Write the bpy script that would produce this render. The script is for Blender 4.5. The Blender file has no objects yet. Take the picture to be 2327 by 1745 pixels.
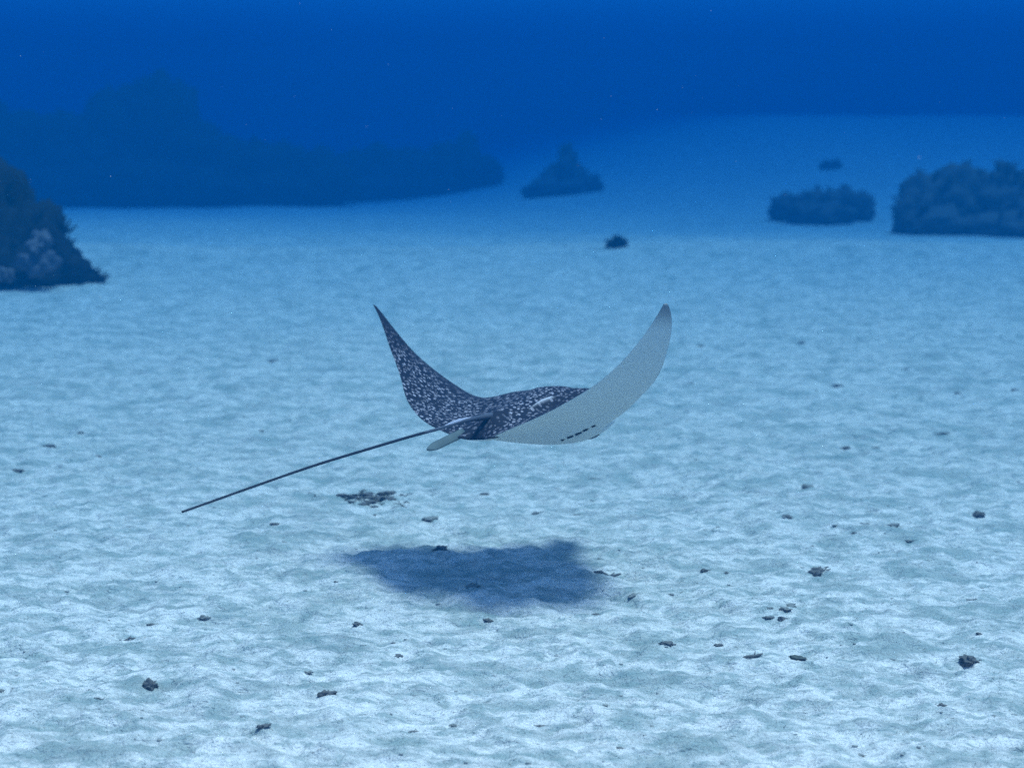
import bpy, bmesh, math, random
import numpy as np
from mathutils import Vector, Matrix

R = math.radians
SC = bpy.context.scene
COL = SC.collection

# ------------------------------------------------------------------ camera
FPX, IW, IH = 3600.0, 2327.0, 1745.0           # focal length and picture size in photograph pixels
PITCH = math.atan(617.5 / FPX)
CAMZ = 2.0
cam_d = bpy.data.cameras.new('camera')
cam = bpy.data.objects.new('camera', cam_d)
COL.objects.link(cam)
cam.location = (0, 0, CAMZ)
cam.rotation_euler = (R(90) - PITCH, 0, 0)
cam_d.sensor_fit = 'HORIZONTAL'
cam_d.sensor_width = 36.0
cam_d.lens = 36.0 * FPX / IW
cam_d.clip_start = 0.05
cam_d.clip_end = 1000
cam_d.dof.use_dof = True
cam_d.dof.focus_distance = 5.9
cam_d.dof.aperture_fstop = 2.0
SC.camera = cam

# ------------------------------------------------------------------ light
SUN_DIR = Vector((0.225, 0.010, 1.0)).normalized()      # towards the sun
world = bpy.data.worlds.new('World')
SC.world = world
world.use_nodes = True
wn = world.node_tree
bg = wn.nodes['Background']
sky = wn.nodes.new('ShaderNodeTexSky')
sky.sky_type = 'NISHITA'
sky.sun_disc = False
sky.sun_elevation = math.asin(SUN_DIR.z)
sky.sun_rotation = math.atan2(SUN_DIR.x, SUN_DIR.y)
wn.links.new(sky.outputs['Color'], bg.inputs['Color'])
bg.inputs['Strength'].default_value = 0.15

sun_d = bpy.data.lights.new('sun', 'SUN')
sun = bpy.data.objects.new('sun', sun_d)
COL.objects.link(sun)
sun_d.energy = 3.3
sun_d.angle = R(13)                # the wavy surface and the water spread the sun's disc
sun_d.color = (1.0, 0.90, 0.80)
sun.rotation_euler = SUN_DIR.to_track_quat('Z', 'Y').to_euler()
sun.location = (3, -2, 8)

SC.view_settings.view_transform = 'Standard'
SC.view_settings.look = 'None'
SC.view_settings.gamma = 1
SC.view_settings.use_curve_mapping = False
SC.view_settings.exposure = 1.14
SC.cycles.use_denoising = False
SC.cycles.max_bounces = 10
SC.cycles.diffuse_bounces = 4
SC.cycles.volume_bounces = 5
SC.cycles.caustics_reflective = False
SC.cycles.caustics_refractive = False

# ------------------------------------------------------------------ helpers
def tag(o, label=None, cat=None, group=None, kind=None):
    if label: o['label'] = label
    if cat: o['category'] = cat
    if group: o['group'] = group
    if kind: o['kind'] = kind
    return o

def mesh_obj(name, verts, faces, mats, parent=None, smooth=True, loc=None):
    me = bpy.data.meshes.new(name)
    me.from_pydata([tuple(v) for v in verts], [], [tuple(f) for f in faces])
    for m in (mats if isinstance(mats, (list, tuple)) else [mats]):
        me.materials.append(m)
    if smooth:
        me.polygons.foreach_set('use_smooth', [True] * len(me.polygons))
    me.update()
    o = bpy.data.objects.new(name, me)
    COL.objects.link(o)
    if parent: o.parent = parent
    if loc is not None: o.location = loc
    return o

def empty(name, loc):
    o = bpy.data.objects.new(name, None)
    o.empty_display_size = 0.1
    COL.objects.link(o)
    o.location = loc
    return o

_rng = np.random.RandomState(7)
_perm = np.concatenate([_rng.permutation(256)] * 3)
_grad2 = np.stack([np.cos(np.arange(256) * 2.39996), np.sin(np.arange(256) * 2.39996)], 1)
def pn2(x, y):
    """2-D gradient noise, about -1..1, on arrays"""
    xi = np.floor(x).astype(int); yi = np.floor(y).astype(int)
    xf = x - xi; yf = y - yi
    u = xf ** 3 * (xf * (xf * 6 - 15) + 10); v = yf ** 3 * (yf * (yf * 6 - 15) + 10)
    def g(ix, iy, dx, dy):
        h = _perm[(_perm[ix & 255] + iy) & 255]
        gr = _grad2[h]
        return gr[..., 0] * dx + gr[..., 1] * dy
    a = g(xi, yi, xf, yf); b = g(xi + 1, yi, xf - 1, yf)
    c = g(xi, yi + 1, xf, yf - 1); d = g(xi + 1, yi + 1, xf - 1, yf - 1)
    return 1.5 * ((a + (b - a) * u) * (1 - v) + (c + (d - c) * u) * v)

_grad3 = _rng.normal(size=(256, 3)); _grad3 /= np.linalg.norm(_grad3, axis=1)[:, None]
def pn3(p):
    pi = np.floor(p).astype(int); f = p - pi
    w = f ** 3 * (f * (f * 6 - 15) + 10)
    out = 0
    for i in (0, 1):
        for j in (0, 1):
            for k in (0, 1):
                h = _perm[(_perm[(_perm[(pi[:, 0] + i) & 255] + pi[:, 1] + j) & 255] + pi[:, 2] + k) & 255]
                d = f - np.array([i, j, k])
                n = (_grad3[h] * d).sum(1)
                ww = (w[:, 0] if i else 1 - w[:, 0]) * (w[:, 1] if j else 1 - w[:, 1]) * (w[:, 2] if k else 1 - w[:, 2])
                out = out + ww * n
    return 1.5 * out

def sstep(a, b, x):
    t = np.clip((x - a) / (b - a), 0, 1)
    return t * t * (3 - 2 * t)

# ------------------------------------------------------------------ sea bed shape
def coarse(x, y):
    x = np.asarray(x, float); y = np.asarray(y, float)
    crest = 23.2 + 1.0 * pn2(x * 0.09 + 3.1, y * 0 + 0.5) + 0.6 * pn2(x * 0.35, y * 0 + 8.2) - 0.05 * x * 0
    right = sstep(-7, 3, x)
    dip = -(0.20 + 0.20 * right) * sstep(-2.0, 11.0, y - crest) - (1.05 - 0.55 * right) * sstep(2, 40, y - crest)
    sw = 0.05 * pn2(x * 0.22 + 11, y * 0.22 + 4) * sstep(5, 12, y) + 0.030 * pn2(x * 0.55 + 2, y * 0.55 + 9)
    rise = 2.7 * sstep(34, 74, y) * sstep(-5, 13, x)
    lip = 0.10 * np.exp(-((y - crest + 0.3) / 1.3) ** 2)
    return dip + sw + lip + rise

def fine(x, y):
    # ripple crests run from upper left to lower right, broken up by patches
    wx = 0.24 * pn2(x * 1.3 + 5, y * 1.3 + 1) + 0.07 * pn2(x * 4 + 2, y * 4 + 7)
    q = (0.62 * x + 0.78 * y + wx) / 0.30
    ph = q - np.floor(q)
    saw = np.where(ph < 0.30, sstep(0, 0.30, ph), 1 - sstep(0.30, 1.0, ph))
    m = 0.20 + 0.80 * sstep(-0.25, 0.5, pn2(x * 0.7 + 21, y * 0.7 + 13) + 0.30 * sstep(-1, 2, x) - 0.10 * (y - 5.5))
    h = 0.020 * m * saw
    h += 0.016 * pn2(x * 2.2 + 1, y * 2.7 + 1) + 0.017 * pn2(x * 5.2 + 3, y * 6.4 + 2) + 0.016 * pn2(x * 11, y * 13 + 2) + 0.008 * pn2(x * 27, y * 29)
    return h * (1 - 0.6 * sstep(14, 36, y))

def ground_z(x, y):
    return float(coarse(np.array([x]), np.array([y]))[0] + fine(np.array([x]), np.array([y]))[0])

_fw = np.array([0, math.cos(PITCH), -math.sin(PITCH)]); _up = np.array([0, math.sin(PITCH), math.cos(PITCH)])
def px_dir(px, py):
    return _fw + np.array([1.0, 0, 0]) * ((px - IW / 2) / FPX) - _up * ((py - IH / 2) / FPX)
def on_ground(px, py):
    """where the line of sight through a photograph pixel meets the sea bed"""
    d = px_dir(px, py)
    s = np.linspace(3, 140, 20000)
    P = np.array([0, 0, CAMZ]) + s[:, None] * d
    below = P[:, 2] < coarse(P[:, 0], P[:, 1]) + 0.0
    i = int(np.argmax(below)) if below.any() else len(s) - 1
    x, y = P[i, 0], P[i, 1]
    return Vector((x, y, ground_z(x, y)))
def px_size(px_len, p):
    """metres covered by px_len photograph pixels at point p"""
    depth = float(np.dot(np.array(p) - np.array([0, 0, CAMZ]), _fw))
    return px_len * depth / FPX

# ------------------------------------------------------------------ materials
def new_mat(name):
    m = bpy.data.materials.new(name); m.use_nodes = True
    nt = m.node_tree
    return m, nt, nt.nodes['Principled BSDF']
def N(nt, t, **kw):
    n = nt.nodes.new(t)
    for k, v in kw.items():
        if k in n.inputs: n.inputs[k].default_value = v
        else: setattr(n, k, v)
    return n
def ramp(nt, fac, stops, interp='LINEAR'):
    r = nt.nodes.new('ShaderNodeValToRGB')
    r.color_ramp.interpolation = interp
    el = r.color_ramp.elements
    while len(el) > 1: el.remove(el[-1])
    el[0].position, el[0].color = stops[0][0], tuple(stops[0][1]) + (1,)
    for p, c in stops[1:]:
        e = el.new(p); e.color = tuple(c) + (1,)
    nt.links.new(fac, r.inputs['Fac'])
    return r.outputs['Color']
def mix(nt, fac, a, b, blend='MIX'):
    m = nt.nodes.new('ShaderNodeMix'); m.data_type = 'RGBA'; m.blend_type = blend
    for sock, v in ((m.inputs[0], fac), (m.inputs[6], a), (m.inputs[7], b)):
        if isinstance(v, (int, float)): sock.default_value = v
        elif isinstance(v, tuple): sock.default_value = v if len(v) == 4 else v + (1,)
        else: nt.links.new(v, sock)
    return m.outputs[2]
def noise(nt, vec, scale, detail=4, rough=0.55, dist=0.0):
    n = nt.nodes.new('ShaderNodeTexNoise')
    n.inputs['Scale'].default_value = scale; n.inputs['Detail'].default_value = detail
    n.inputs['Roughness'].default_value = rough; n.inputs['Distortion'].default_value = dist
    nt.links.new(vec, n.inputs['Vector'])
    return n.outputs['Fac']
def mapping(nt, vec, scale=(1, 1, 1), rot=(0, 0, 0), loc=(0, 0, 0)):
    m = nt.nodes.new('ShaderNodeMapping')
    m.inputs['Scale'].default_value = scale; m.inputs['Rotation'].default_value = rot; m.inputs['Location'].default_value = loc
    nt.links.new(vec, m.inputs['Vector'])
    return m.outputs['Vector']
def bump(nt, h, strength, dist, prev=None):
    b = nt.nodes.new('ShaderNodeBump')
    b.inputs['Strength'].default_value = strength; b.inputs['Distance'].default_value = dist
    nt.links.new(h, b.inputs['Height'])
    if prev: nt.links.new(prev, b.inputs['Normal'])
    return b.outputs['Normal']

# pale coral sand with patches of thin grey-green film
M_sand, nt, bs = new_mat('sand')
pos = nt.nodes.new('ShaderNodeTexCoord').outputs['Object']
def scaled(col, k):
    mm = nt.nodes.new('ShaderNodeMath'); mm.operation = 'MULTIPLY'; mm.inputs[1].default_value = k
    nt.links.new(col, mm.inputs[0]); return mm.outputs[0]
c = mix(nt, noise(nt, pos, 0.55, 3, 0.5), (0.90, 0.775, 0.71), (0.78, 0.685, 0.635))
# broad filmed areas, thicker away from the freshly rippled sand
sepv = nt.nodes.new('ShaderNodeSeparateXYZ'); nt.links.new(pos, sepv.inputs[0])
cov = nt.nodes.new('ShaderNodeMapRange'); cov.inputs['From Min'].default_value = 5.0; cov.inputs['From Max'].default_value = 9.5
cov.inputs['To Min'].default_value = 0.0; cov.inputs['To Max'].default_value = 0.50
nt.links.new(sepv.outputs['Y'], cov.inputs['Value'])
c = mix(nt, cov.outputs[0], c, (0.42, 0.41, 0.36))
blot = ramp(nt, noise(nt, mapping(nt, pos, (0.75, 1.25, 1.0), (0, 0, R(14))), 3.4, 7, 0.62, 0.15), [(0.49, (0, 0, 0)), (0.62, (1, 1, 1))])
c = mix(nt, scaled(blot, 0.72), c, (0.25, 0.30, 0.275))
streak = ramp(nt, noise(nt, mapping(nt, pos, (0.55, 2.1, 1.0), (0, 0, R(40)), (7, 3, 0)), 4.6, 6, 0.64, 0.15), [(0.51, (0, 0, 0)), (0.64, (1, 1, 1))])
c = mix(nt, scaled(streak, 0.66), c, (0.27, 0.285, 0.27))
dash = ramp(nt, noise(nt, mapping(nt, pos, (0.62, 1.15, 1.0), (0, 0, R(22)), (2, 9, 0)), 14.0, 6, 0.66, 0.1), [(0.47, (0, 0, 0)), (0.60, (1, 1, 1))])
c = mix(nt, scaled(dash, 0.74), c, (0.25, 0.305, 0.285))
mott = ramp(nt, noise(nt, mapping(nt, pos, (0.8, 1.3, 1)), 21, 6, 0.7, 0.0), [(0.46, (0, 0, 0)), (0.68, (1, 1, 1))])
c = mix(nt, scaled(mott, 0.55), c, (0.34, 0.34, 0.31))
speck = ramp(nt, noise(nt, pos, 110, 3, 0.6), [(0.60, (0, 0, 0)), (0.72, (1, 1, 1))])
c = mix(nt, scaled(speck, 0.5), c, (0.20, 0.19, 0.17))
nt.links.new(c, bs.inputs['Base Color'])
bs.inputs['Roughness'].default_value = 1.0
bs.inputs['Specular IOR Level'].default_value = 0.1
n1 = bump(nt, noise(nt, mapping(nt, pos, (0.8, 1.4, 1)), 14, 5, 0.6, 0.0), 1.0, 0.05)
n1 = bump(nt, noise(nt, pos, 80, 4, 0.65), 0.9, 0.010, n1)
nt.links.new(n1, bs.inputs['Normal'])

# ray's back: dark slate with pale rings and dashes
M_back, nt, bs = new_mat('ray_back')
uvn = nt.nodes.new('ShaderNodeUVMap'); uvn.uv_map = 'plan'
uv = uvn.outputs['UV']
wob = nt.nodes.new('ShaderNodeTexNoise'); wob.inputs['Scale'].default_value = 26; wob.inputs['Detail'].default_value = 2
nt.links.new(uv, wob.inputs['Vector'])
uvw = mix(nt, 0.010, uv, wob.outputs['Color'], 'LINEAR_LIGHT')
def spots(scale, r0, r1, ring, seed, keep):
    v = nt.nodes.new('ShaderNodeTexVoronoi'); v.voronoi_dimensions = '2D'
    v.inputs['Scale'].default_value = scale; v.inputs['Randomness'].default_value = 0.8
    nt.links.new(mapping(nt, uvw, (0.92, 1.0, 1.0), (0, 0, 0), (seed, seed * 1.7, 0)), v.inputs['Vector'])
    body = ramp(nt, v.outputs['Distance'], [(r0, (1, 1, 1)), (r1, (0, 0, 0))])
    if ring:
        hole = ramp(nt, v.outputs['Distance'], [(r0 * 0.35, (0.35, 0.35, 0.35)), (r0 * 0.75, (1, 1, 1))])
        body = mix(nt, 1.0, body, hole, 'MULTIPLY')
    sep = nt.nodes.new('ShaderNodeSeparateColor'); nt.links.new(v.outputs['Color'], sep.inputs[0])
    k = ramp(nt, sep.outputs[0], [(keep, (1, 1, 1)), (keep + 0.02, (0, 0, 0))])
    lum = ramp(nt, sep.outputs[1], [(0, (0.10, 0.10, 0.10)), (1, (0.85, 0.85, 0.85))])
    return mix(nt, 1.0, mix(nt, 1.0, body, k, 'MULTIPLY'), lum, 'MULTIPLY')
s1 = spots(38, 0.19, 0.32, True, 0.0, 0.80)
s2 = spots(66, 0.15, 0.28, False, 3.3, 0.30)
allsp = mix(nt, 1.0, s1, s2, 'LIGHTEN')
att = nt.nodes.new('ShaderNodeAttribute'); att.attribute_name = 'spot_amount'
allsp = mix(nt, 1.0, allsp, att.outputs['Color'], 'MULTIPLY')
bs.inputs['Roughness'].default_value = 0.8
base = mix(nt, noise(nt, uv, 9, 4), (0.010, 0.010, 0.018), (0.020, 0.019, 0.028))
c = mix(nt, allsp, base, (0.55, 0.47, 0.52))
pale = nt.nodes.new('ShaderNodeAttribute'); pale.attribute_name = 'fold_highlight'
c = mix(nt, pale.outputs['Fac'], c, (0.72, 0.64, 0.66))  # sunlit crest of the fold, painted into the skin colour
nt.links.new(c, bs.inputs['Base Color'])
bs.inputs['Roughness'].default_value = 0.75
bs.inputs['Specular IOR Level'].default_value = 0.12
nt.links.new(bump(nt, noise(nt, uv, 130, 3), 0.25, 0.003), bs.inputs['Normal'])

# ray's belly: off-white, darker wing tips
M_belly, nt, bs = new_mat('ray_belly')
uvn = nt.nodes.new('ShaderNodeUVMap'); uvn.uv_map = 'plan'
att = nt.nodes.new('ShaderNodeAttribute'); att.attribute_name = 'tip_dark'
c = mix(nt, noise(nt, uvn.outputs['UV'], 7, 4), (0.66, 0.66, 0.60), (0.56, 0.57, 0.53))
c = mix(nt, att.outputs['Fac'], c, (0.10, 0.10, 0.12))
nt.links.new(c, bs.inputs['Base Color'])
bs.inputs['Roughness'].default_value = 0.6
bs.inputs['Specular IOR Level'].default_value = 0.2

def plain(name, col, rough=0.7, col2=None, scale=20, bump_s=0.0, bump_d=0.01):
    m, nt, bs = new_mat(name)
    p = nt.nodes.new('ShaderNodeTexCoord').outputs['Object']
    c2 = col2 or tuple(x * 0.6 for x in col)
    nt.links.new(mix(nt, noise(nt, p, scale, 5, 0.6), col, c2), bs.inputs['Base Color'])
    bs.inputs['Roughness'].default_value = rough
    bs.inputs['Specular IOR Level'].default_value = 0.2
    if bump_s:
        nt.links.new(bump(nt, noise(nt, p, scale * 2.5, 5, 0.65), bump_s, bump_d), bs.inputs['Normal'])
    return m
M_tail = plain('ray_tail', (0.014, 0.014, 0.020), 0.6, (0.026, 0.026, 0.036), 8)
M_tailbase = plain('ray_tail_base', (0.045, 0.045, 0.060), 0.55, (0.09, 0.09, 0.11), 14)
M_fin = plain('ray_pelvic_fin', (0.065, 0.08, 0.078), 0.6, (0.11, 0.13, 0.125), 16)
M_dorsal = plain('ray_dorsal_fin', (0.55, 0.50, 0.56), 0.6, (0.30, 0.28, 0.34), 18)
M_slit = plain('ray_gill_slit', (0.015, 0.015, 0.018), 0.8)
M_eye = plain('ray_eye', (0.008, 0.008, 0.010), 0.15)
M_lid = plain('ray_eye_rim', (0.05, 0.05, 0.06), 0.5)
M_rub = plain('rubble_dark', (0.065, 0.060, 0.060), 0.95, (0.20, 0.18, 0.165), 34, 0.8, 0.008)
M_rub2 = plain('rubble_grey', (0.12, 0.115, 0.11), 0.95, (0.30, 0.28, 0.25), 30, 0.8, 0.008)
M_alga = plain('alga', (0.050, 0.052, 0.045), 0.9, (0.11, 0.11, 0.09), 40)
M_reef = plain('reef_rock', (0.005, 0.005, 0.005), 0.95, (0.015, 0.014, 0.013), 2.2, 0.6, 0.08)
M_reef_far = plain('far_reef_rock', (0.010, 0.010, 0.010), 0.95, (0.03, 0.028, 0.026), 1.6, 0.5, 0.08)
M_reef_hazed = plain('hazed_reef_rock', (0.060, 0.058, 0.056), 0.95, (0.085, 0.08, 0.076), 1.6, 0.5, 0.08)  # rock colour lightened to stand in for water haze over the right-hand reefs
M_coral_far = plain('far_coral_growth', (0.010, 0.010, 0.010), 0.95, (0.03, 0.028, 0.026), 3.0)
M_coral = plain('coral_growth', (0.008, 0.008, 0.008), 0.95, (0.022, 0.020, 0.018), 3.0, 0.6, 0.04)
M_sponge = plain('pale_sponge', (0.20, 0.17, 0.185), 0.95, (0.06, 0.055, 0.055), 5.0, 0.7, 0.04)
M_snow = plain('marine_snow', (0.75, 0.73, 0.70), 0.9)
M_grit = plain('grit', (0.20, 0.19, 0.17), 0.9, (0.45, 0.42, 0.38), 3)

# ------------------------------------------------------------------ sea bed
def grade(lo, hi, step, growth, far):
    """evenly spaced between lo and hi, widening outwards to far"""
    mid = list(np.arange(lo, hi, step))
    out, s, v = [], step, hi
    while v < far[1]: out.append(v); s *= growth; v += s
    out.append(far[1])
    neg, s, v = [], step, lo - step
    while v > far[0]: neg.append(v); s *= growth; v -= s
    neg.append(far[0])
    return np.array(neg[::-1] + mid + out)
xs = grade(-5.4, 5.4, 0.019, 1.035, (-150, 150))
ys = [4.0]
while ys[-1] < 30: ys.append(ys[-1] + 0.0038 * ys[-1])
while ys[-1] < 150: ys.append(ys[-1] * 1.02)
pre, s, v = [], 0.03, 4.0
while v > -40: v -= s; s *= 1.12; pre.append(v)
ys = np.array(pre[::-1] + ys)
X, Y = np.meshgrid(xs, ys)
Z = coarse(X, Y) + fine(X, Y) * (1 - sstep(20, 60, np.abs(X)))
nx, ny = len(xs), len(ys)
co = np.stack([X, Y, Z], -1).reshape(-1, 3).astype(np.float32)
idx = np.arange(nx * ny).reshape(ny, nx)
q = np.stack([idx[:-1, :-1], idx[:-1, 1:], idx[1:, 1:], idx[1:, :-1]], -1).reshape(-1, 4)
me = bpy.data.meshes.new('sea_bed')
me.vertices.add(len(co)); me.vertices.foreach_set('co', co.ravel())
me.loops.add(q.size); me.loops.foreach_set('vertex_index', q.ravel().astype(np.int32))
me.polygons.add(len(q)); me.polygons.foreach_set('loop_start', np.arange(0, q.size, 4, dtype=np.int32))
me.polygons.foreach_set('use_smooth', np.ones(len(q), bool))
me.update(calc_edges=True)
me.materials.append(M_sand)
o = bpy.data.objects.new('sea_bed', me); COL.objects.link(o)
tag(o, 'pale rippled coral sand sea bed', None, None, 'structure')

# ------------------------------------------------------------------ the water as a body of air-like haze
bm = bmesh.new(); bmesh.ops.create_cube(bm, size=1)
me = bpy.data.meshes.new('haze'); bm.to_mesh(me); bm.free()
haze = bpy.data.objects.new('haze', me); COL.objects.link(haze)
TOP, BOT = 8.5, -3.0
haze.scale = (296, 184, TOP - BOT); haze.location = (0, 56, (TOP + BOT) / 2)
m = bpy.data.materials.new('water'); m.use_nodes = True
for n in list(m.node_tree.nodes):
    if n.type != 'OUTPUT_MATERIAL': m.node_tree.nodes.remove(n)
out = [n for n in m.node_tree.nodes if n.type == 'OUTPUT_MATERIAL'][0]
pv = m.node_tree.nodes.new('ShaderNodeVolumePrincipled')
SIG_T = (0.086, 0.047, 0.030); ALB = (0.001, 0.081, 0.290); DENS = 0.090
cc, ac = [], []
for t_, a_ in zip(SIG_T, ALB):
    s_ = t_ * a_ / DENS; ab = t_ * (1 - a_) / DENS
    root = 1 - ab / (1 - s_)
    cc.append(s_); ac.append(max(0, root) ** 2)
pv.inputs['Color'].default_value = (*cc, 1)
pv.inputs['Absorption Color'].default_value = (*ac, 1)
pv.inputs['Density'].default_value = DENS
pv.inputs['Anisotropy'].default_value = 0.0
m.node_tree.links.new(pv.outputs[0], out.inputs['Volume'])
me.materials.append(m)
tag(haze, 'clear blue sea water filling the whole scene', 'water', None, 'stuff')

# ------------------------------------------------------------------ lumps
def ico(sub):
    bm = bmesh.new(); bmesh.ops.create_icosphere(bm, subdivisions=sub, radius=1)
    bm.verts.ensure_lookup_table()
    v = np.array([p.co[:] for p in bm.verts]); f = [[x.index for x in fc.verts] for fc in bm.faces]
    bm.free(); return v, f
ICO = {k: ico(k) for k in (1, 2, 3, 4, 5)}
def lump(r, seed, sub=3, amp=0.35, freq=1.6, amp2=0.12):
    v, f = ICO[sub]
    off = seed * 3.17 % 50 + np.array([11.3, 4.1, 7.7]) + 20
    d = 1 + amp * pn3(v * freq + off) + amp2 * pn3(v * freq * 2.7 + off) + amp2 * 0.5 * pn3(v * freq * 6 + off)
    return v * d[:, None] * np.array(r), f
def join(parts):
    V, Fc, n = [], [], 0
    for v, f in parts:
        V.append(v); Fc += [[i + n for i in x] for x in f]; n += len(v)
    return np.concatenate(V), Fc
def tube(pts, rad, seg=6, tip=True):
    pts = [Vector(p) for p in pts]
    V, Fc = [], []
    for i, p in enumerate(pts):
        d = (pts[min(i + 1, len(pts) - 1)] - pts[max(i - 1, 0)]).normalized()
        a = d.orthogonal().normalized() if i == 0 else (a - d * a.dot(d)).normalized()
        b = d.cross(a)
        r = rad[i] if hasattr(rad, '__len__') else rad
        for k in range(seg):
            t = 2 * math.pi * k / seg
            V.append(p + (a * math.cos(t) + b * math.sin(t)) * r)
    for i in range(len(pts) - 1):
        for k in range(seg):
            Fc.append([i * seg + k, i * seg + (k + 1) % seg, (i + 1) * seg + (k + 1) % seg, (i + 1) * seg + k])
    Fc.append(list(range(seg))[::-1]); Fc.append([len(V) - seg + k for k in range(seg)])
    return np.array([v[:] for v in V]), Fc

# ------------------------------------------------------------------ reefs and coral heads in the distance
def tufts(n, heads, seed):
    """short branching growth standing on the lobes of a reef"""
    rnd = random.Random(seed); parts = []
    for _ in range(n):
        c, r = rnd.choice(heads)
        a = rnd.uniform(0, 2 * math.pi); e = rnd.uniform(0.0, 1.45)
        d = Vector((math.cos(a) * math.cos(e), math.sin(a) * math.cos(e), math.sin(e)))
        p = Vector(c) + Vector((d.x * r[0], d.y * r[1], d.z * r[2])) * 0.93
        L = rnd.uniform(0.10, 0.34) * min(1.0, max(r) * 0.7 + 0.15)
        for b in range(rnd.randint(3, 6)):
            q = (d * 0.6 + Vector((rnd.gauss(0, .45), rnd.gauss(0, .45), rnd.uniform(.2, .9)))).normalized()
            mid = p + q * L * 0.5 + Vector((rnd.gauss(0, .02), rnd.gauss(0, .02), 0))
            parts.append(tube([p - q * 0.05, mid, p + q * L + Vector((0, 0, .02))], [L * .13, L * .11, L * .05], 5))
    return join(parts)
def reef(name, label, cat, group, base_px, lobes, seed, ntuft, far=None):
    """lobes: (px, top_py, half width px, depth m) - each a rounded rock lobe standing on the bed"""
    base = on_ground(*base_px)
    if far:                                        # its foot is hidden behind the sand bank's crest
        d = px_dir(*base_px); x, y = d[0] * far / d[1], far
        base = Vector((x, y, float(coarse(np.array([x]), np.array([y]))[0])))
    root = empty(name, base)
    p0 = np.array(root.location)
    parts, heads = [], []
    for i, (px, py, hw, dep) in enumerate(lobes):
        D = float(np.dot(p0 - np.array([0, 0, CAMZ]), _fw)) + dep
        P = np.array([0, 0, CAMZ]) + px_dir(px, py) * D
        x, y = P[0], P[1]
        g = float(coarse(np.array([x]), np.array([y]))[0])
        h = max(0.1, P[2] - g); rx = px_size(hw, P)
        bot = g - 0.15 * h - 0.05
        cz = bot + (P[2] - bot) * 0.42
        r = (rx, max(rx * 0.8, 0.5 * h), (P[2] - cz) * 1.0)
        v, f = lump(r, seed + i * 1.9, 4, 0.30, 1.7, 0.16)
        lo = v[:, 2] < 0
        v[lo, 2] *= (cz - bot) / r[2]
        c = np.array([x, y, cz]) - p0
        parts.append((v + c, f)); heads.append((c, r))
    V, Fc = join(parts)
    mesh_obj('rock_base', V, Fc, (M_reef if base.y < 24 else M_reef_hazed if base.x > 0 else M_reef_far), root)
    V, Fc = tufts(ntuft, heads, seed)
    o = mesh_obj('coral_growth', V, Fc, (M_coral if base.y < 24 else M_reef_hazed if base.x > 0 else M_coral_far), root); o['kind'] = 'stuff'
    tag(root, label, cat, group)
    return root, heads

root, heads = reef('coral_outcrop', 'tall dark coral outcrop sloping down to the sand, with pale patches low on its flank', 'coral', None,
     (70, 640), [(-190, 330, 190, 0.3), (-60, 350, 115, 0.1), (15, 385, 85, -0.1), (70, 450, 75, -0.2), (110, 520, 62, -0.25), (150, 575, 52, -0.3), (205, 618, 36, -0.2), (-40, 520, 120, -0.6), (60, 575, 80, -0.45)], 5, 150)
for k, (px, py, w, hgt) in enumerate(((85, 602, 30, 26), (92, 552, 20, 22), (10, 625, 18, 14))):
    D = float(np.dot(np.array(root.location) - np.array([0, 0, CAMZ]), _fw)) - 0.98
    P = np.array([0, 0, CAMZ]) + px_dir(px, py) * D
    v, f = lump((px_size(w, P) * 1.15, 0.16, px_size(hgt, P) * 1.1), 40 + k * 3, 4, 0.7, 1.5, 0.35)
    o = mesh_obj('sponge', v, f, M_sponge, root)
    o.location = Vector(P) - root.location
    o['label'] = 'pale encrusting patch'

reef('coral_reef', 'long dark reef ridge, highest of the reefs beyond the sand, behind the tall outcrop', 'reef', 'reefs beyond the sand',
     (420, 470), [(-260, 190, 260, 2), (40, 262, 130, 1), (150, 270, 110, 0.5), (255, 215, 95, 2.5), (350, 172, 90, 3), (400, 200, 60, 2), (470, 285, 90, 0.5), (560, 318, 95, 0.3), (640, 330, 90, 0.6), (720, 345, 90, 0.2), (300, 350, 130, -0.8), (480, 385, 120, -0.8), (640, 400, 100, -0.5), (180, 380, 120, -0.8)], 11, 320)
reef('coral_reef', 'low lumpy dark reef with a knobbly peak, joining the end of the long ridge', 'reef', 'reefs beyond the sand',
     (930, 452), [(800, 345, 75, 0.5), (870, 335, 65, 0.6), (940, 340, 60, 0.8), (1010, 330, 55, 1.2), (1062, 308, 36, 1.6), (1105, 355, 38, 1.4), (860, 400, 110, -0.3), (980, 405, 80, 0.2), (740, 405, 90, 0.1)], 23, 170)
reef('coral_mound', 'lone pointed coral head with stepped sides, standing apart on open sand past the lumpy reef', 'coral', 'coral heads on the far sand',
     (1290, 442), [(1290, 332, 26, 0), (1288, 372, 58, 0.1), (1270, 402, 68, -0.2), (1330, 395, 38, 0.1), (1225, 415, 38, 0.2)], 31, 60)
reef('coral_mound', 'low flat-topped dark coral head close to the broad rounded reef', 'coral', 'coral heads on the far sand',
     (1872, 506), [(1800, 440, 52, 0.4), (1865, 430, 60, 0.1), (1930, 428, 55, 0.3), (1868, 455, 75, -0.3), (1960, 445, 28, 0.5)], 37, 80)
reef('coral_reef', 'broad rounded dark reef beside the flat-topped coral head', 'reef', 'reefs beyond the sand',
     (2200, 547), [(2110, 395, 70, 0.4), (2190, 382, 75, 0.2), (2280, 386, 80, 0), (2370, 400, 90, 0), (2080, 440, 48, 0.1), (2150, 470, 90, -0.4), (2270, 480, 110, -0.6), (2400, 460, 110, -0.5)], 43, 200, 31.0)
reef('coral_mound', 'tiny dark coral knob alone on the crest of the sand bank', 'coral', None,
     (1402, 562), [(1402, 537, 15, 0), (1392, 548, 16, -0.05), (1414, 549, 13, 0)], 51, 26)
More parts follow.
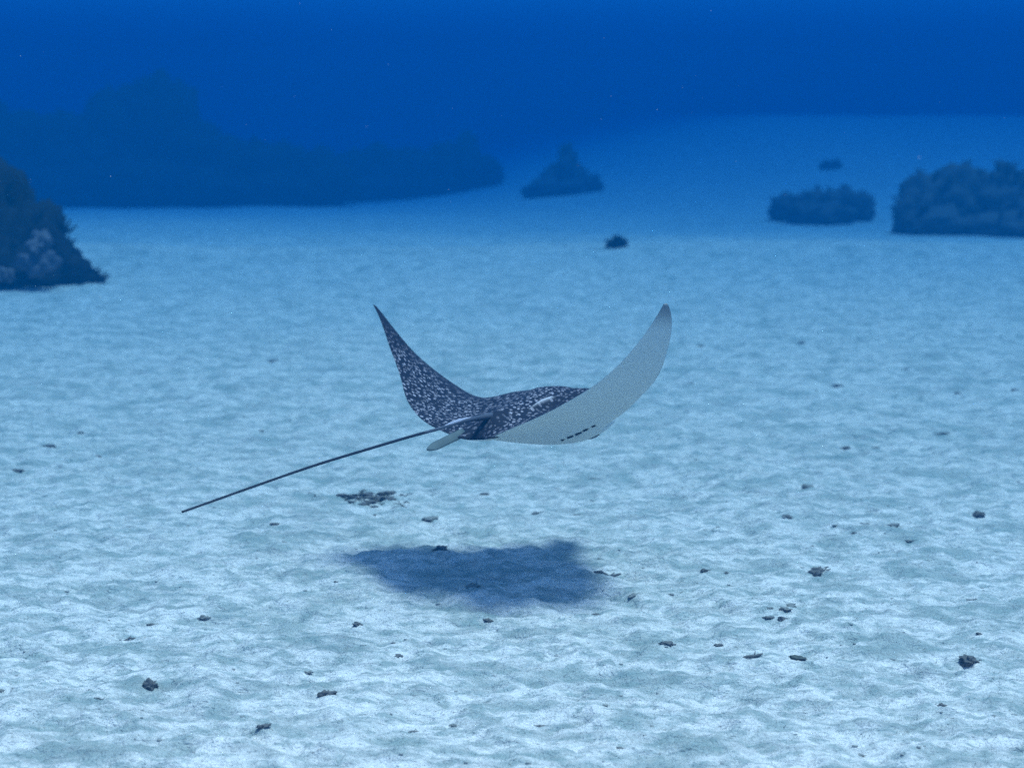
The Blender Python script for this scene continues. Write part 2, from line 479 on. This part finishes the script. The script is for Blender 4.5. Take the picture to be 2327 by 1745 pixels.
reef('coral_mound', 'faint tiny coral knob far behind the flat-topped coral head', 'coral', None,
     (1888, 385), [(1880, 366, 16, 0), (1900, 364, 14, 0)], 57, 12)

# ------------------------------------------------------------------ the spotted eagle ray
RS = 0.9278                                           # half of the disc's width along the skin
RAY_C = Vector((0.1037, 6.7099, 0.6559)); YAW, PIT, ROL = 1.0127, -0.1060, -0.1108
KT = np.array([.1, .25, .42, .6, .8, 1.])
TE = np.array([-.530, -.537, -.470, -.347, -.260, -.183])
LE = np.array([.529, .399, .257, .178, .031, -.163])
BEND = {1: (0.0087, 1.3393, 0.1577, -0.4559), -1: (0.0369, 1.1763, -0.0473, -0.0352)}
SWEEP = {1: -0.1425, -1: 0.0}
def cr(kt, kv, t):
    t = np.asarray(t, float)
    mgr = np.gradient(kv, kt); i = np.clip(np.searchsorted(kt, t) - 1, 0, len(kt) - 2)
    h = kt[i + 1] - kt[i]; s = (t - kt[i]) / h
    return (2*s**3-3*s**2+1)*kv[i] + (s**3-2*s**2+s)*h*mgr[i] + (-2*s**3+3*s**2)*kv[i+1] + (s**3-s**2)*h*mgr[i+1]
def lead(t):
    t = np.abs(t)
    wing = cr(KT, LE, np.maximum(t, 0.1)) + 0.030 * sstep(0.74, 0.93, t) * np.clip(1 - ((np.maximum(t, 0.93) - 0.93) / 0.07) ** 2, 0, 1) ** 0.6
    head = 0.535 + 0.155 * np.sqrt(np.clip(1 - (t / 0.105) ** 2, 0, 1)) ** 0.9
    return np.where(t < 0.105, np.maximum(head, wing), wing)
def trail(t):
    t = np.abs(t)
    return np.where(t < 0.1, -0.490 - 0.040 * sstep(0.0, 0.1, t), cr(KT, TE, np.maximum(t, 0.1)))
_tt = np.linspace(0, 1, 401)
BT = {}
for s_, (a0, a1, a2, tw) in BEND.items():
    ph = (a0 + a1 * _tt + a2 * _tt ** 2)
    yy = np.concatenate([[0], np.cumsum((np.cos(ph[1:]) + np.cos(ph[:-1])) / 2 / 400)])
    zz = np.concatenate([[0], np.cumsum((np.sin(ph[1:]) + np.sin(ph[:-1])) / 2 / 400)])
    BT[s_] = (yy, zz, ph, tw)
def spine(x, t):
    """mid-surface point and normal for plan position (x, signed t)"""
    x = np.asarray(x, float); t = np.asarray(t, float)
    out = np.zeros(x.shape + (3,)); nor = np.zeros(x.shape + (3,))
    for s_ in (1, -1):
        mk = (t >= 0) if s_ == 1 else (t < 0)
        a = np.abs(t[mk]); yy, zz, ph, tw = BT[s_]
        y = np.interp(a, _tt, yy); z = np.interp(a, _tt, zz); p = np.interp(a, _tt, ph) * sstep(0, 0.12, a)
        xm = (lead(a) + trail(a)) / 2; w = tw * a ** 2
        dx = (x[mk] - xm) * np.cos(w); dn = (x[mk] - xm) * np.sin(w)
        out[mk] = np.stack([xm + dx + SWEEP[s_] * a ** 3, s_ * (y - np.sin(p) * dn), z + np.cos(p) * dn], -1)
        nor[mk] = np.stack([-np.sin(w), -s_ * np.sin(p) * np.cos(w), np.cos(p) * np.cos(w)], -1)
    # the rear rim droops a little at the tail
    out[..., 2] -= 0.026 * np.exp(-(t / 0.13) ** 2) * (1 - sstep(-0.53, -0.36, x))
    return out, nor
def lin(x, pts):
    xs_, ys_ = zip(*pts)
    return cr(np.array(xs_, float), np.array(ys_, float), np.clip(x, xs_[0], xs_[-1]))
TOPP = [(-.55, .016), (-.40, .040), (-.20, .092), (0, .142), (.12, .158), (.25, .150), (.38, .122), (.52, .082), (.62, .045), (.70, .020)]
BOTP = [(-.53, .008), (-.35, .024), (-.10, .050), (.15, .070), (.35, .074), (.50, .060), (.62, .044), (.70, .026)]
def fold(x, t):
    """raised fold beside the right flank of the back: strength along it, distance across it"""
    d = np.clip(1 - ((x + 0.11) / 0.10) ** 2, 0, 1) ** 0.7
    line = -0.113 - 0.16 * (x + 0.11) - 0.9 * (x + 0.11) ** 2
    return d, t - line
def surf(x, t, top):
    a = np.abs(t)
    u = (lead(a) - x) / (lead(a) - trail(a))
    edge = np.sqrt(np.clip(1 - (1 - np.clip(u / 0.13, 0, 1)) ** 2, 0, 1)) * np.sqrt(np.clip(1 - (1 - np.clip((1 - u) / 0.10, 0, 1)) ** 2, 0, 1))
    foil = 0.042 * (1 - a) ** 1.15 * np.clip(u, 0, 1) ** 0.55 * (1 - np.clip(u, 0, 1)) ** 0.9 * 1.9 + 0.0035 * edge
    wid = lin(x, [(-.53, .08), (-.3, .12), (0, .20), (.20, .215), (.38, .15), (.55, .105), (.70, .09)])
    bell = 0.75 * np.exp(-(a / wid) ** 2.2 * 0.9) + 0.25 * np.exp(-(a / (wid * 1.9)) ** 2)
    if top:
        ridge = 0.038 * np.exp(-(t / 0.070) ** 2) * (1 - sstep(-0.40, -0.12, x)) * sstep(-0.52, -0.36, x)      # carries the tail
        h = ridge + foil * 0.9 + 0.054 * np.exp(-((a - 0.27) / 0.13) ** 2) * np.exp(-((x - 0.16) / 0.16) ** 2) * edge + lin(x, TOPP) * bell * edge
        # raised fold beside the head and the groove inside it
        d, ft = fold(x, t)
        h = h + 0.010 * np.exp(-(ft / 0.009) ** 2) * d
        h = h - 0.018 * np.exp(-((ft + 0.034) / 0.024) ** 2) * d
        return h
    return -(foil * 0.55 + lin(x, BOTP) * np.exp(-(a / (wid * 1.0)) ** 2.4 * 0.9) * edge)
def ray_pt(x, t, top, lift=0.0):
    x = np.atleast_1d(np.asarray(x, float)); t = np.atleast_1d(np.asarray(t, float))
    p, n = spine(x, t)
    return (p + n * (surf(x, t, top) + lift)[..., None]) * RS

ray = empty('eagle_ray', RAY_C)
ray.rotation_euler = (Matrix.Rotation(YAW, 3, 'Z') @ Matrix.Rotation(-PIT, 3, 'Y') @ Matrix.Rotation(ROL, 3, 'X')).to_euler()
tag(ray, 'spotted eagle ray gliding above the sand, wings raised, long whip tail trailing', 'ray')

tv = np.concatenate([np.linspace(0, 0.22, 45), np.linspace(0.22, 1, 100)[1:]])
tv = np.concatenate([-tv[::-1], tv[1:]])
tv = np.clip(tv, -0.9985, 0.9985)
NU = 96
uu = 0.5 - 0.5 * np.cos(np.linspace(0, math.pi, NU)); uu = 0.6 * uu + 0.4 * np.linspace(0, 1, NU)
Tg, Ug = np.meshgrid(tv, uu, indexing='ij')
Xg = lead(Tg) + (trail(Tg) - lead(Tg)) * Ug
Pt, Nn = spine(Xg, Tg)
top = (Pt + Nn * surf(Xg, Tg, True)[..., None]) * RS
bot = (Pt + Nn * surf(Xg, Tg, False)[..., None]) * RS
nt_, nu_ = Tg.shape
# rim vertices (leading and trailing edge, wing tips) are shared by both sides: one closed skin
ti = np.arange(nt_ * nu_).reshape(nt_, nu_)
bi = ti.copy(); inner = np.zeros_like(ti, bool); inner[1:-1, 1:-1] = True
rim_avg = (top + bot) / 2
V = top.copy(); V[~inner] = rim_avg[~inner]
extra = bot[inner]
bi[inner] = nt_ * nu_ + np.arange(inner.sum())
allv = np.concatenate([V.reshape(-1, 3), extra])
plan = np.concatenate([np.stack([Xg, Tg], -1).reshape(-1, 2), np.stack([Xg, Tg], -1)[inner]])
ft = np.stack([ti[:-1, :-1], ti[:-1, 1:], ti[1:, 1:], ti[1:, :-1]], -1).reshape(-1, 4)
fb = np.stack([bi[:-1, :-1], bi[1:, :-1], bi[1:, 1:], bi[:-1, 1:]], -1).reshape(-1, 4)
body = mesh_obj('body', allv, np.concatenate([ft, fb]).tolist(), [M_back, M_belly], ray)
me = body.data
# normals outward check: the top faces must look up at the back
if me.polygons[len(ft) // 2].normal.z < 0:
    me.flip_normals()
mi = np.zeros(len(me.polygons), np.int32); mi[len(ft):] = 1
me.polygons.foreach_set('material_index', mi)
uvl = me.uv_layers.new(name='plan')
li = np.zeros(len(me.loops), np.int32); me.loops.foreach_get('vertex_index', li)
uvl.data.foreach_set('uv', plan[li].astype(np.float32).ravel())
a = np.abs(plan[:, 1]); xx = plan[:, 0]
un = (lead(a) - xx) / (lead(a) - trail(a))
def vattr(name, val):
    at = me.attributes.new(name, 'FLOAT', 'POINT'); at.data.foreach_set('value', val.astype(np.float32))
fd, fl = fold(xx, plan[:, 1])
nospot = np.exp(-((fl + 0.055) / 0.035) ** 2) * np.clip(1 - ((xx + 0.09) / 0.17) ** 2, 0, 1)
vattr('spot_amount', (1 - 0.9 * nospot) * (1 - 0.85 * np.exp(-(plan[:, 1] / 0.07) ** 2) * (1 - sstep(-0.42, -0.30, xx))) * np.clip((1 - sstep(0.72, 0.97, a)) * (0.22 + 0.78 * sstep(0.14, 0.46, un)), 0, 1))
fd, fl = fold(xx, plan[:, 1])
vattr('fold_highlight', 0.9 * np.exp(-((fl - 0.001) / (0.0035 + 0.0040 * sstep(-0.2, -0.03, xx))) ** 2) * fd ** 0.6 * (0.55 + 0.45 * sstep(-0.2, -0.03, xx)))  # mask of the painted highlight running along the fold
vattr('tip_dark', 0.75 * sstep(0.86, 0.99, a) + 0.35 * (1 - sstep(0.0, 0.06, un)) * sstep(0.3, 0.8, a) * 0.6 + 0.5 * (1 - sstep(0.0, 0.025, un)) * sstep(0.1, 0.3, a))

# gill slits: five on each side of the belly
for s_ in (1, -1):
    for k in range(5):
        x0 = 0.118 - 0.0205 * k; t0 = s_ * (0.230 - 0.0303 * k)
        n = 9; e = np.linspace(-1, 1, n)
        lk = (0.7, 1.0, 1.25, 1.1, 0.55)[k]
        tline = t0 + 0.0100 * lk * e * s_; xline = x0 + 0.0068 * lk * e + (0.004, -0.002, 0.003, -0.003, 0.0)[k]
        c = ray_pt(xline, tline, False, -0.001)
        o_, nn = spine(xline, tline)
        w = 0.015 * lk * np.sqrt(np.clip(1 - e ** 2, 0.02, 1)) * RS
        pts = []
        ax = np.array([1.0, 0.1 * s_, 0])
        for i in range(n):
            pts += [c[i] + ax * w[i], c[i] - nn[i] * 0.006 * RS, c[i] - ax * w[i], c[i] + nn[i] * 0.006 * RS]
        fs = []
        for i in range(n - 1):
            for j in range(4):
                fs.append([i * 4 + j, i * 4 + (j + 1) % 4, i * 4 + 4 + (j + 1) % 4, i * 4 + 4 + j])
        fs += [[3, 2, 1, 0], [n * 4 - 4, n * 4 - 3, n * 4 - 2, n * 4 - 1]]
        mesh_obj('gill_slit', pts, fs, M_slit, ray)
# mouth: a dark crosswise line under the snout
e = np.linspace(-1, 1, 15)
c = ray_pt(0.500 - 0.012 * (1 - e ** 2), 0.058 * e, False, -0.001)
v, f = tube([Vector(p) for p in c], [0.004 + 0.004 * (1 - x * x) for x in e], 6)
mesh_obj('mouth', v, f, M_slit, ray)
# eyes on the sides of the head
for s_ in (1, -1):
    c = ray_pt([0.50], [0.088 * s_], True, -0.004)[0]
    v, f = lump((0.022, 0.018, 0.020), 3, 3, 0, 1, 0)
    o = mesh_obj('eye', v, f, M_eye, ray, loc=c)
    rimv, rimf = tube([(0.024 * math.cos(q_), 0.002 * s_, 0.022 * math.sin(q_)) for q_ in np.linspace(0, 2 * math.pi, 17)], 0.005, 6)
    mesh_obj('eye_rim', rimv, rimf, M_lid, o)

# tail: whip in three-dimensional line with the body, straight back and slightly drooping
Rm = ray.rotation_euler.to_matrix()
hx, hy = math.cos(YAW), math.sin(YAW)
base_w = RAY_C + Rm @ Vector(ray_pt([-0.36], [0.0], True, -0.020)[0])
TAILPX = [(1056, 956), (1009, 971), (999, 974), (965, 983), (939, 990), (888, 1005), (804, 1030), (719, 1056), (634, 1085), (549, 1115), (482, 1139), (414, 1163)]
line = []
for px, py in TAILPX:
    d = px_dir(px, py)                                # meets the upright plane through the tail's root along the heading
    n_ = np.array([hy, -hx, 0.0])
    s_ = float(np.dot(np.array(base_w) - np.array([0, 0, CAMZ]), n_) / np.dot(d, n_))
    line.append(Vector(np.array([0, 0, CAMZ]) + d * s_))
inv = Rm.inverted()
loc_line = [inv @ (p - RAY_C) for p in [base_w] + line]
# resample smoothly
cum = np.concatenate([[0], np.cumsum([(loc_line[i + 1] - loc_line[i]).length for i in range(len(loc_line) - 1)])])
arr = np.array([p[:] for p in loc_line])
ss = np.linspace(0, cum[-1], 70)
sm = np.stack([cr(cum, arr[:, k], ss) for k in range(3)], 1)
for _ in range(6): sm[1:-1] = (sm[:-2] + 2 * sm[1:-1] + sm[2:]) / 4
fr = ss / cum[-1]
rad = 0.0066 - 0.0026 * fr + 0.009 * np.exp(-(fr / 0.09) ** 1.5)
k = 20
v, f = tube([Vector(p) for p in sm[:k]], list(rad[:k]), 10)
o = mesh_obj('tail_base', v, f, M_tailbase, ray); o['label'] = 'paler grey thick root of the tail'
v, f = tube([Vector(p) for p in sm[k - 1:]], list(rad[k - 1:]), 8)
mesh_obj('tail', v, f, M_tail, ray)

def blade(rootpts, tippts, thick, mat, name, nseg=10):
    """thin closed fin between a root line and an outer line"""
    r = [Vector(p) for p in rootpts]; t = [Vector(p) for p in tippts]
    n = len(r); V, Fc = [], []
    nor = ((r[-1] - r[0]).cross(t[n // 2] - r[n // 2])).normalized()
    for i in range(n):
        for j in range(nseg + 1):
            s = j / nseg
            p = r[i].lerp(t[i], s)
            th = thick * (1 - s) ** 0.7 * (0.25 + 0.75 * math.sin(math.pi * (i + 0.5) / n)) + 0.0006
            V.append(p + nor * th); V.append(p - nor * th)
    w = (nseg + 1) * 2
    for i in range(n - 1):
        for j in range(nseg):
            a_ = i * w + j * 2
            Fc.append([a_, a_ + 2, a_ + w + 2, a_ + w]); Fc.append([a_ + 1, a_ + w + 1, a_ + w + 3, a_ + 3])
        Fc.append([i * w, i * w + w, i * w + w + 1, i * w + 1])
        e_ = i * w + nseg * 2
        Fc.append([e_, e_ + 1, e_ + w + 1, e_ + w])
    for j in range(nseg):
        Fc.append([j * 2, j * 2 + 1, j * 2 + 3, j * 2 + 2]); b_ = (n - 1) * w + j * 2
        Fc.append([b_, b_ + 2, b_ + 3, b_ + 1])
    return mesh_obj(name, V, Fc, mat, ray)
# small dorsal fin on the tail root
i0, i1 = 6, 14
rt = [Vector(sm[i]) + Vector((0, 0, rad[i] * 0.7)) for i in range(i0, i1 + 1)]
n = len(rt)
tp = [p + Vector((-0.016, 0, 0.007)) * math.sin(math.pi * min(1, (i + 0.4) / (n * 0.9))) ** 0.8 for i, p in enumerate(rt)]
o = blade(rt, tp, 0.004, M_dorsal, 'dorsal_fin'); o['label'] = 'small pale fin on the root of the tail'
# two pelvic fins behind the disc: the far one shows its pale underside
for s_ in (1, -1):
    rt = [Vector(ray_pt([-0.47], [s_ * (0.104 - 0.0048 * i)], False, 0.006)[0]) + Vector((0, 0, 0.026 - 0.003 * i if s_ == 1 else 0)) for i in range(7)]
    back = Vector((-0.225, 0.034, -0.058)) if s_ == 1 else Vector((-0.09, -0.005, -0.004))
    tp = [p + back * (0.62 + 0.38 * math.sin(math.pi * (0.15 + 0.7 * i / 6))) for i, p in enumerate(rt)]
    blade(rt, tp, 0.006, M_fin if s_ == 1 else M_tail, 'pelvic_fin')

# ------------------------------------------------------------------ rubble on the sand
RUBL = {'lump': 'small dark lump of coral rubble lying alone on the pale sand',
        'flat': 'thin dark flake of shell or coral lying flat on the pale sand',
        'stick': 'short dark stick of broken coral lying on the pale sand',
        'multi': 'loose knot of small dark coral bits on the pale sand'}
def rubble(px, py, w, kind='lump', label=None, seed=0, asp=0.40, mat=None, rot=None, cat='rubble', name=None):
    p = on_ground(px, py)
    W = px_size(w * 0.84, p); rnd = random.Random(int(px * 31 + py * 7 + seed))
    p.z -= 0.0
    if kind == 'lump':
        parts = [lump((W / 2, W / 2 * 0.8, W * asp * 0.55), px, 3, 1.0, 1.7, 0.55)]
        for _ in range(2):
            v, f = lump((W * .2, W * .18, W * .16), px + _ * 5, 2, 0.45, 1.6, 0.25)
            parts.append((v + np.array([rnd.uniform(-.45, .45) * W, rnd.uniform(-.25, .25) * W, -0.02 * W]), f))
        V, Fc = join(parts); lift = W * asp * 0.22
    elif kind == 'flat':
        V, Fc = lump((W / 2, W * 0.32, W * 0.11), px, 3, 1.0, 1.8, 0.5)
        V[:, 2] += V[:, 0] * rnd.uniform(-.15, .15); lift = W * 0.03
    elif kind == 'stick':
        n = 9; e = np.linspace(-.5, .5, n)
        pts = [(x * W, W * (0.10 * math.sin(x * 5 + px) + 0.03 * rnd.gauss(0, 1)), W * 0.04 * math.cos(x * 7 + py)) for x in e]
        V, Fc = tube(pts, [W * (0.035 + 0.03 * rnd.random()) * (1 - 0.5 * abs(2 * x) ** 3) for x in e], 6)
        b = tube([pts[5], (pts[5][0] + W * .14, pts[5][1] + W * .16, W * .07)], [W * .035, W * .015], 5)
        V, Fc = join([(V, Fc), b]); lift = W * 0.10
    else:
        parts = []
        for i in range(7):
            s = W * rnd.uniform(.06, .15)
            v, f = lump((s * 1.3, s, s * .6), px + i * 2.3, 3, 0.9, 1.8, 0.5)
            parts.append((v + np.array([rnd.gauss(0, .17) * W, rnd.gauss(0, .12) * W, s * .2]), f))
        for i in range(5):
            a_ = rnd.uniform(0, 6.28); x0, y0 = rnd.uniform(-.3, .3) * W, rnd.uniform(-.2, .2) * W
            parts.append(tube([(x0, y0, 0), (x0 + .14 * W * math.cos(a_), y0 + .14 * W * math.sin(a_), .10 * W), (x0 + .28 * W * math.cos(a_), y0 + .28 * W * math.sin(a_), .12 * W)], [W * .03, W * .028, W * .012], 5))
        V, Fc = join(parts); lift = W * 0.02
    nm = name or {'lump': 'coral_chunk', 'flat': 'shell_flake', 'stick': 'coral_stick', 'multi': 'coral_knot'}[kind]
    o = mesh_obj(nm, V, Fc, mat or (M_rub if rnd.random() < 0.5 else M_rub2))
    o.location = (p.x, p.y, p.z + lift * 0.6)
    o.rotation_euler = (0, 0, rot if rot is not None else rnd.uniform(-0.5, 0.5))
    if label: tag(o, label, cat)
    else: tag(o, RUBL[kind], cat, {'lump': 'small rubble lumps scattered on the sand', 'flat': 'flat flakes scattered on the sand', 'stick': 'coral sticks scattered on the sand', 'multi': 'knots of coral bits on the sand'}[kind])
    return o

# pieces one can single out
rubble(1001, 1253, 34, 'lump', "dark rubble lump at the far edge of the ray's shadow", asp=0.5)
rubble(1074, 1345, 34, 'lump', "dark oval rubble lump at the near edge of the ray's shadow", asp=0.45)
rubble(1380, 1309, 76, 'stick', "long dark chunk of broken coral just past the head end of the ray's shadow", mat=M_rub, rot=-0.25)
rubble(1361, 1304, 30, 'lump', "dark rubble lump at the end of the long coral chunk beside the ray's shadow", asp=0.4, mat=M_rub)
rubble(2212, 1515, 50, 'multi', 'large jagged dark rubble piece, alone on rippled sand', mat=M_rub)
rubble(2200, 1513, 42, 'lump', 'thick dark lump at the base of the large jagged rubble', asp=0.6, mat=M_rub)
rubble(1858, 1299, 82, 'multi', 'wide dark rubble piece with thin arms spread to both sides on the sand', mat=M_rub)
rubble(339, 1556, 40, 'lump', 'chunky dark rubble lump with a blocky outline, alone on the rippled sand', asp=0.62, mat=M_rub)
rubble(741, 1585, 36, 'lump', 'dark wedge of rubble with a flat foot on the rippled sand', asp=0.5, mat=M_rub)
rubble(289, 1451, 54, 'stick', 'slender dark coral piece with a raised end', mat=M_rub, rot=0.5)
rubble(1709, 1503, 78, 'stick', 'longest thin dark coral stick on the sand', mat=M_rub, rot=0.45)
rubble(1812, 1496, 40, 'flat', 'olive brown flat flake beside the longest coral stick', mat=M_alga)
rubble(978, 1189, 42, 'flat', "broad dark flake between the weedy rubble and the ray's shadow")
rubble(1108, 1413, 22, 'lump', "small round lump next to the oval lump at the shadow's near edge")
rubble(810, 1418, 18, 'lump', 'upper bit of two small dark lumps lying one against the other')
rubble(812, 1432, 22, 'lump', 'lower bit of two small dark lumps lying one against the other')
rubble(345, 1420, 32, 'multi', 'knot of dark bits beside the slender coral piece with a raised end')
rubble(1834, 1106, 30, 'lump', 'lone oval dark lump on smooth sand, farther of a pair well apart')
rubble(1788, 1177, 26, 'lump', 'lone angular dark lump on smooth sand, nearer of a pair well apart')
for q_ in ((1793, 1380, 38, 'flat'), (1783, 1400, 32, 'flat'), (1747, 1411, 28, 'flat'), (1779, 1415, 24, 'lump'), (1747, 1394, 18, 'flat')):
    o = rubble(*q_, 'dark piece in the tight cluster of five on the sand behind the longest stick'); o['group'] = 'tight cluster of five rubble pieces'
for q_ in ((1900, 1202, 18, 'flat'), (1941, 1217, 13, 'lump'), (1967, 1201, 22, 'lump'), (2032, 1208, 36, 'flat'), (2063, 1225, 22, 'flat')):
    o = rubble(*q_, 'small dark piece in the loose row of five beyond the wide armed rubble'); o['group'] = 'loose row of five rubble pieces'
# the rest, alike but for their place
for px, py, w, kd in [
    (649, 1236, 32, 'multi'), 
    (1220, 1161, 34, 'flat'), (1353, 1089, 28, 'flat'), (1308, 1167, 28, 'flat'), (1102, 1132, 24, 'flat'), (1353, 1401, 20, 'lump'),
    (1438, 1366, 26, 'flat'), (763, 1332, 10, 'lump'), (625, 1193, 24, 'flat'), (463, 1406, 28, 'lump'),
    (697, 1533, 26, 'flat'), (230, 1598, 40, 'stick'), (599, 1667, 30, 'flat'), (2, 1569, 14, 'lump'),
    (1603, 1299, 34, 'multi'), (1651, 1306, 10, 'lump'), (1525, 1351, 14, 'lump'),
    (1632, 1470, 28, 'flat'), (1517, 1478, 34, 'flat'), (2223, 1451, 13, 'lump'), (2208, 1373, 34, 'stick'), (2139, 1611, 20, 'lump'),
    (1957, 1713, 20, 'flat'), (2229, 1172, 50, 'multi'), (901, 1489, 28, 'flat'), (1033, 1643, 26, 'flat'), (936, 1659, 36, 'stick'),
    (1227, 1643, 28, 'flat'), (1408, 1702, 16, 'lump'), (597, 980, 16, 'lump'), (112, 1013, 30, 'flat'), (184, 987, 14, 'lump'),
    (224, 1039, 16, 'flat'), (618, 820, 26, 'flat'), (206, 826, 16, 'flat'), (1904, 879, 26, 'flat'), (2177, 897, 20, 'lump'),
    (1919, 1021, 32, 'flat'), (2143, 990, 36, 'flat'), (1990, 1027, 16, 'lump'), (2053, 835, 20, 'flat'), (1982, 806, 11, 'lump'),
    (1821, 779, 14, 'lump'), (1567, 871, 16, 'lump'), (2307, 888, 20, 'flat'), (1592, 790, 14, 'flat'), (40, 1075, 26, 'flat')]:
    rubble(px, py, w, kd)
# weedy patch of rubble
root = empty('weedy_rubble', on_ground(848, 1137))
p = root.location
rnd = random.Random(3); parts = []
for i in range(26):
    s = px_size(rnd.uniform(5, 12), p)
    x0 = px_size(rnd.gauss(0, 34), p); y0 = rnd.gauss(0, 0.07) - 0.0005 * i
    v, f = lump((s * 1.3, s * .8, s * .36), i * 2.1, 2, .8, 1.6, .4)
    parts.append((v + np.array([x0, y0, s * .2 + ground_z(p.x + x0, p.y + y0) - p.z]), f))
V, Fc = join(parts); mesh_obj('rubble_bits', V, Fc, M_rub, root)['kind'] = 'stuff'
parts = []
for i in range(60):
    x0 = px_size(rnd.gauss(0, 36), p); y0 = rnd.gauss(0, 0.075); z0 = ground_z(p.x + x0, p.y + y0) - p.z
    a_ = rnd.uniform(0, 6.28); L = rnd.uniform(.02, .06)
    parts.append(tube([(x0, y0, z0 - .005), (x0 + L * .6 * math.cos(a_), y0 + L * .6 * math.sin(a_), z0 + L * .2), (x0 + L * 1.2 * math.cos(a_), y0 + L * 1.2 * math.sin(a_), z0 + L * .12)], [.004, .0035, .0015], 4))
V, Fc = join(parts); mesh_obj('weed_strands', V, Fc, M_alga, root)['kind'] = 'stuff'
tag(root, 'wide low scatter of dark weedy rubble on the sand behind the ray\'s shadow', 'rubble')

# fine shell grit nobody could count
rs = np.random.RandomState(5); parts = []
v0, f0 = ICO[1]
gy = 4.3 + 10.0 * rs.rand(1500) ** 1.5; gx = (rs.rand(1500) * 2 - 1) * gy * 0.36
gz = coarse(gx, gy) + fine(gx, gy)
for i in range(1500):
    r = 0.0016 + 0.006 * rs.rand() ** 4
    parts.append((v0 * r * np.array([1.4, 1.0, 0.6]) * (0.7 + 0.6 * rs.rand(3)) + np.array([gx[i], gy[i], gz[i] + r * 0.2]), f0))
V, Fc = join(parts)
tag(mesh_obj('shell_grit', V, Fc, M_grit), 'fine dark shell grit strewn over the sand', 'grit', None, 'stuff')
# drifting particles in the water
parts = []
for i in range(170):
    d = 3.6 + 5.0 * rs.rand(); px = rs.rand() * 2600 - 130; py = rs.rand() * 1900 - 80
    P = np.array([0, 0, CAMZ]) + px_dir(px, py) * d
    if P[2] < 0.15: continue
    parts.append((v0 * (0.0006 + 0.0011 * rs.rand() ** 2) + P, f0))
V, Fc = join(parts)
tag(mesh_obj('marine_snow', V, Fc, M_snow), 'tiny pale particles drifting in the water', 'particles', None, 'stuff')
